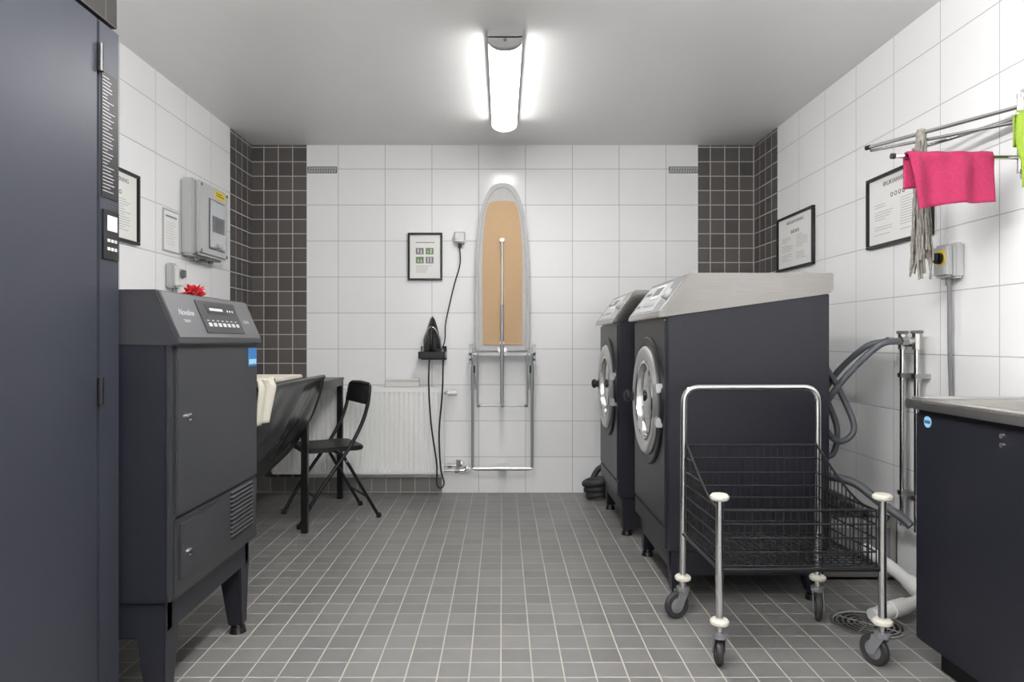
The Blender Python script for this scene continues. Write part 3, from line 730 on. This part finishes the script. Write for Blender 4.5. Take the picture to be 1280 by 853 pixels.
# ------------------------------------------------------------------ laundry cart
g = grp('laundry_cart')
NL, NR, FL, FR = Vector((.700, 2.20, 0)), Vector((1.225, 2.20, 0)), Vector((.690, 2.61, 0)), Vector((1.205, 2.61, 0))
def cz(v, z): return Vector((v.x, v.y, z))
for v in (NL, NR): cyl('post', cz(v, .125), cz(v, .555), .0125, M_chrome, g); 
tube('push_handle', rounded([cz(FL, .125), cz(FL, .878)+Vector((.005, 0, 0)), cz(FR, .878), cz(FR, .125)], .06, 8), .0125, M_chrome, g, False, 16)
for v, zs in ((NL, (.552, .15)), (NR, (.552, .15)), (FL, (.15,)), (FR, (.15,))):
    for z in zs: lathe('bumper', [(0, -.010), (.024, -.010), (.030, -.004), (.030, .004), (.024, .010), (0, .010)], cz(v, z), (0, 0, 1), M_bump, g, 24)
for i, (v, ang) in enumerate(((NL, 80), (NR, 115), (FL, 200), (FR, 250))):
    a = math.radians(ang); d = Vector((math.cos(a), math.sin(a), 0)); n_ = Vector((-d.y, d.x, 0)); c = cz(v, .05)+d*.028
    cyl('caster_stem', cz(v, .10), cz(v, .14), .010, M_chrome, g)
    cyl('caster_swivel', cz(v, .100), cz(v, .116), .024, M_midgrey, g)
    for s_ in (-1, 1):
        q = [cz(v, .105)+n_*s_*.016-d*.018, cz(v, .105)+n_*s_*.016+d*.026, c+n_*s_*.017+d*.014+Vector((0, 0, -.010)), c+n_*s_*.017-d*.010+Vector((0, 0, -.010))]
        bm = bmesh.new(); A = [bm.verts.new(w_) for w_ in q]; B = [bm.verts.new(w_+n_*s_*.003) for w_ in q]
        bm.faces.new(A); bm.faces.new(B[::-1])
        for k_ in range(4): bm.faces.new((A[k_], A[(k_+1) % 4], B[(k_+1) % 4], B[k_]))
        fin('caster_fork', bm, M_midgrey, g)
    lathe('caster_tyre', [(.030, -.011), (.046, -.011), (.050, -.006), (.050, .006), (.046, .011), (.030, .011)], c, n_, M_rubber, g, 36)
    lathe('caster_hub', [(0, -.013), (.012, -.013), (.030, -.008), (.032, 0), (.030, .008), (.012, .013), (0, .013)], c, n_, M_midgrey, g, 28)
zb_ = .325
def rim(t): return .505+.155*(1-math.cos(max(0, (t-.15)/.85)*math.pi/2))**.8 if t > .15 else .505
seg_ = []
def lerp(a, b, t): return a*(1-t)+b*t
bNL, bNR, bFL, bFR = NL+Vector((.012, .015, 0)), NR+Vector((-.012, .015, 0)), FL+Vector((.012, -.016, 0)), FR+Vector((-.012, -.016, 0))
nW = 20; nD = 15
for i in range(nW+1):
    t = i/nW; a = lerp(bNL, bNR, t); b = lerp(bFL, bFR, t)
    seg_ += [(cz(a, zb_), cz(a, .505)), (cz(b, zb_), cz(b, .66)), (cz(a, zb_), cz(b, zb_))]
for j in range(nD+1):
    t = j/nD
    for A, B in ((bNL, bFL), (bNR, bFR)):
        a = lerp(A, B, t); seg_.append((cz(a, zb_), cz(a, rim(t))))
    seg_.append((cz(lerp(bNL, bFL, t), zb_), cz(lerp(bNR, bFR, t), zb_)))
wires('basket_wires', seg_, .0020, M_blackm, g)
seg_ = []
for z in (zb_, .37, .415, .46, .505): seg_.append((cz(bNL, z), cz(bNR, z)))
for z in (zb_, .37, .415, .46, .505, .555, .61, .66): seg_.append((cz(bFL, z), cz(bFR, z)))
for A, B in ((bNL, bFL), (bNR, bFR)):
    for z in (.37, .415, .46): seg_.append((cz(A, z), cz(B, z)))
    for z in (.505, .555, .61):
        t0 = 0
        while t0 < 1 and rim(t0) < z: t0 += .02
        seg_.append((cz(lerp(A, B, min(t0, 1)), z), cz(B, z)))
wires('basket_rings', seg_, .0030, M_blackm, g)
for A, B in ((bNL, bFL), (bNR, bFR)):
    tube('basket_rim', [cz(lerp(A, B, j/24), rim(j/24)) for j in range(25)], .0042, M_blackm, g, False, 8)
tube('basket_rim', [cz(bNL, .505), cz(bNR, .505)], .0042, M_blackm, g, False, 8); tube('basket_rim', [cz(bFL, .66), cz(bFR, .66)], .0042, M_blackm, g, False, 8)
for A, B in ((NL, NR), (NL, FL), (NR, FR), (FL, FR)):
    cyl('base_tube', cz(A, .318), cz(B, .318), .007, M_blackm, g, 12)

# ------------------------------------------------------------------ utility sink cabinet (right front)
g = grp('utility_sink_cabinet')
SX = 1.348; sy0, sy1 = .95, 2.22
box('carcass', SX+.004, XR-.004, sy0, sy1, .085, .838, M_navy, g, .004)
box('front_door', SX-.008, SX+.004, sy0+.01, sy1-.006, .095, .825, M_navy, g, .004)
box('plinth', SX+.06, XR-.01, sy0+.02, sy1-.03, 0, .085, M_gap, g)
tx0 = 1.312; bx0, bx1, by0, by1 = 1.395, 1.70, 1.25, 2.12
box('top_front_rim', tx0, bx0, sy0, sy1+.012, .838, .868, M_steel, g, .004)
box('top_back_rim', bx1, XR-.002, sy0, sy1+.012, .838, .868, M_steel, g, .004)
box('top_side_rim', bx0-.004, bx1+.004, by1, sy1+.012, .838, .868, M_steel, g, .004)
box('top_side_rim', bx0-.004, bx1+.004, sy0, by0, .838, .868, M_steel, g, .004)
box('basin_floor', bx0, bx1, by0, by1, .8385, .843, M_steel, g)
tube('raised_edge', [(tx0+.02, sy0+.01, .870), (tx0+.02, sy1-.01, .870), (XR-.02, sy1-.01, .870)], .006, M_steel, g, False, 8)
lathe('basin_strainer', [(0, .002), (.03, .002), (.036, 0)], (1.55, 1.9, .843), (0, 0, 1), M_chrome, g)
lathe('round_label', [(0, .0015), (.018, .0015), (.018, 0)], (SX-.008, 2.15, .80), (-1, 0, 0), M_cyan, g, 28)
box('round_label_band', SX-.0105, SX-.009, 2.136, 2.164, .795, .805, M_blue, g)
for (yy, z) in ((1.83, .80), (1.83, .775)): cyl('door_screw', (SX-.012, yy, z), (SX-.006, yy, z), .007, M_chrome, g, 14)

# ------------------------------------------------------------------ world, camera
w = bpy.data.worlds.new('World'); S.world = w; w.use_nodes = True
w.node_tree.nodes['Background'].inputs[0].default_value = (.5, .5, .5, 1); w.node_tree.nodes['Background'].inputs[1].default_value = .2
cd = bpy.data.cameras.new('cam'); cam = bpy.data.objects.new('camera', cd); COL.objects.link(cam)
cam.location = (0, 0, 1.055); cam.rotation_euler = (math.radians(90), 0, 0)
cd.sensor_width = 36; cd.lens = 24; cd.shift_x = .0094; cd.clip_start = .05
S.camera = cam
S.view_settings.view_transform = 'Standard'
S.view_settings.look = 'None'
S.view_settings.exposure = 0
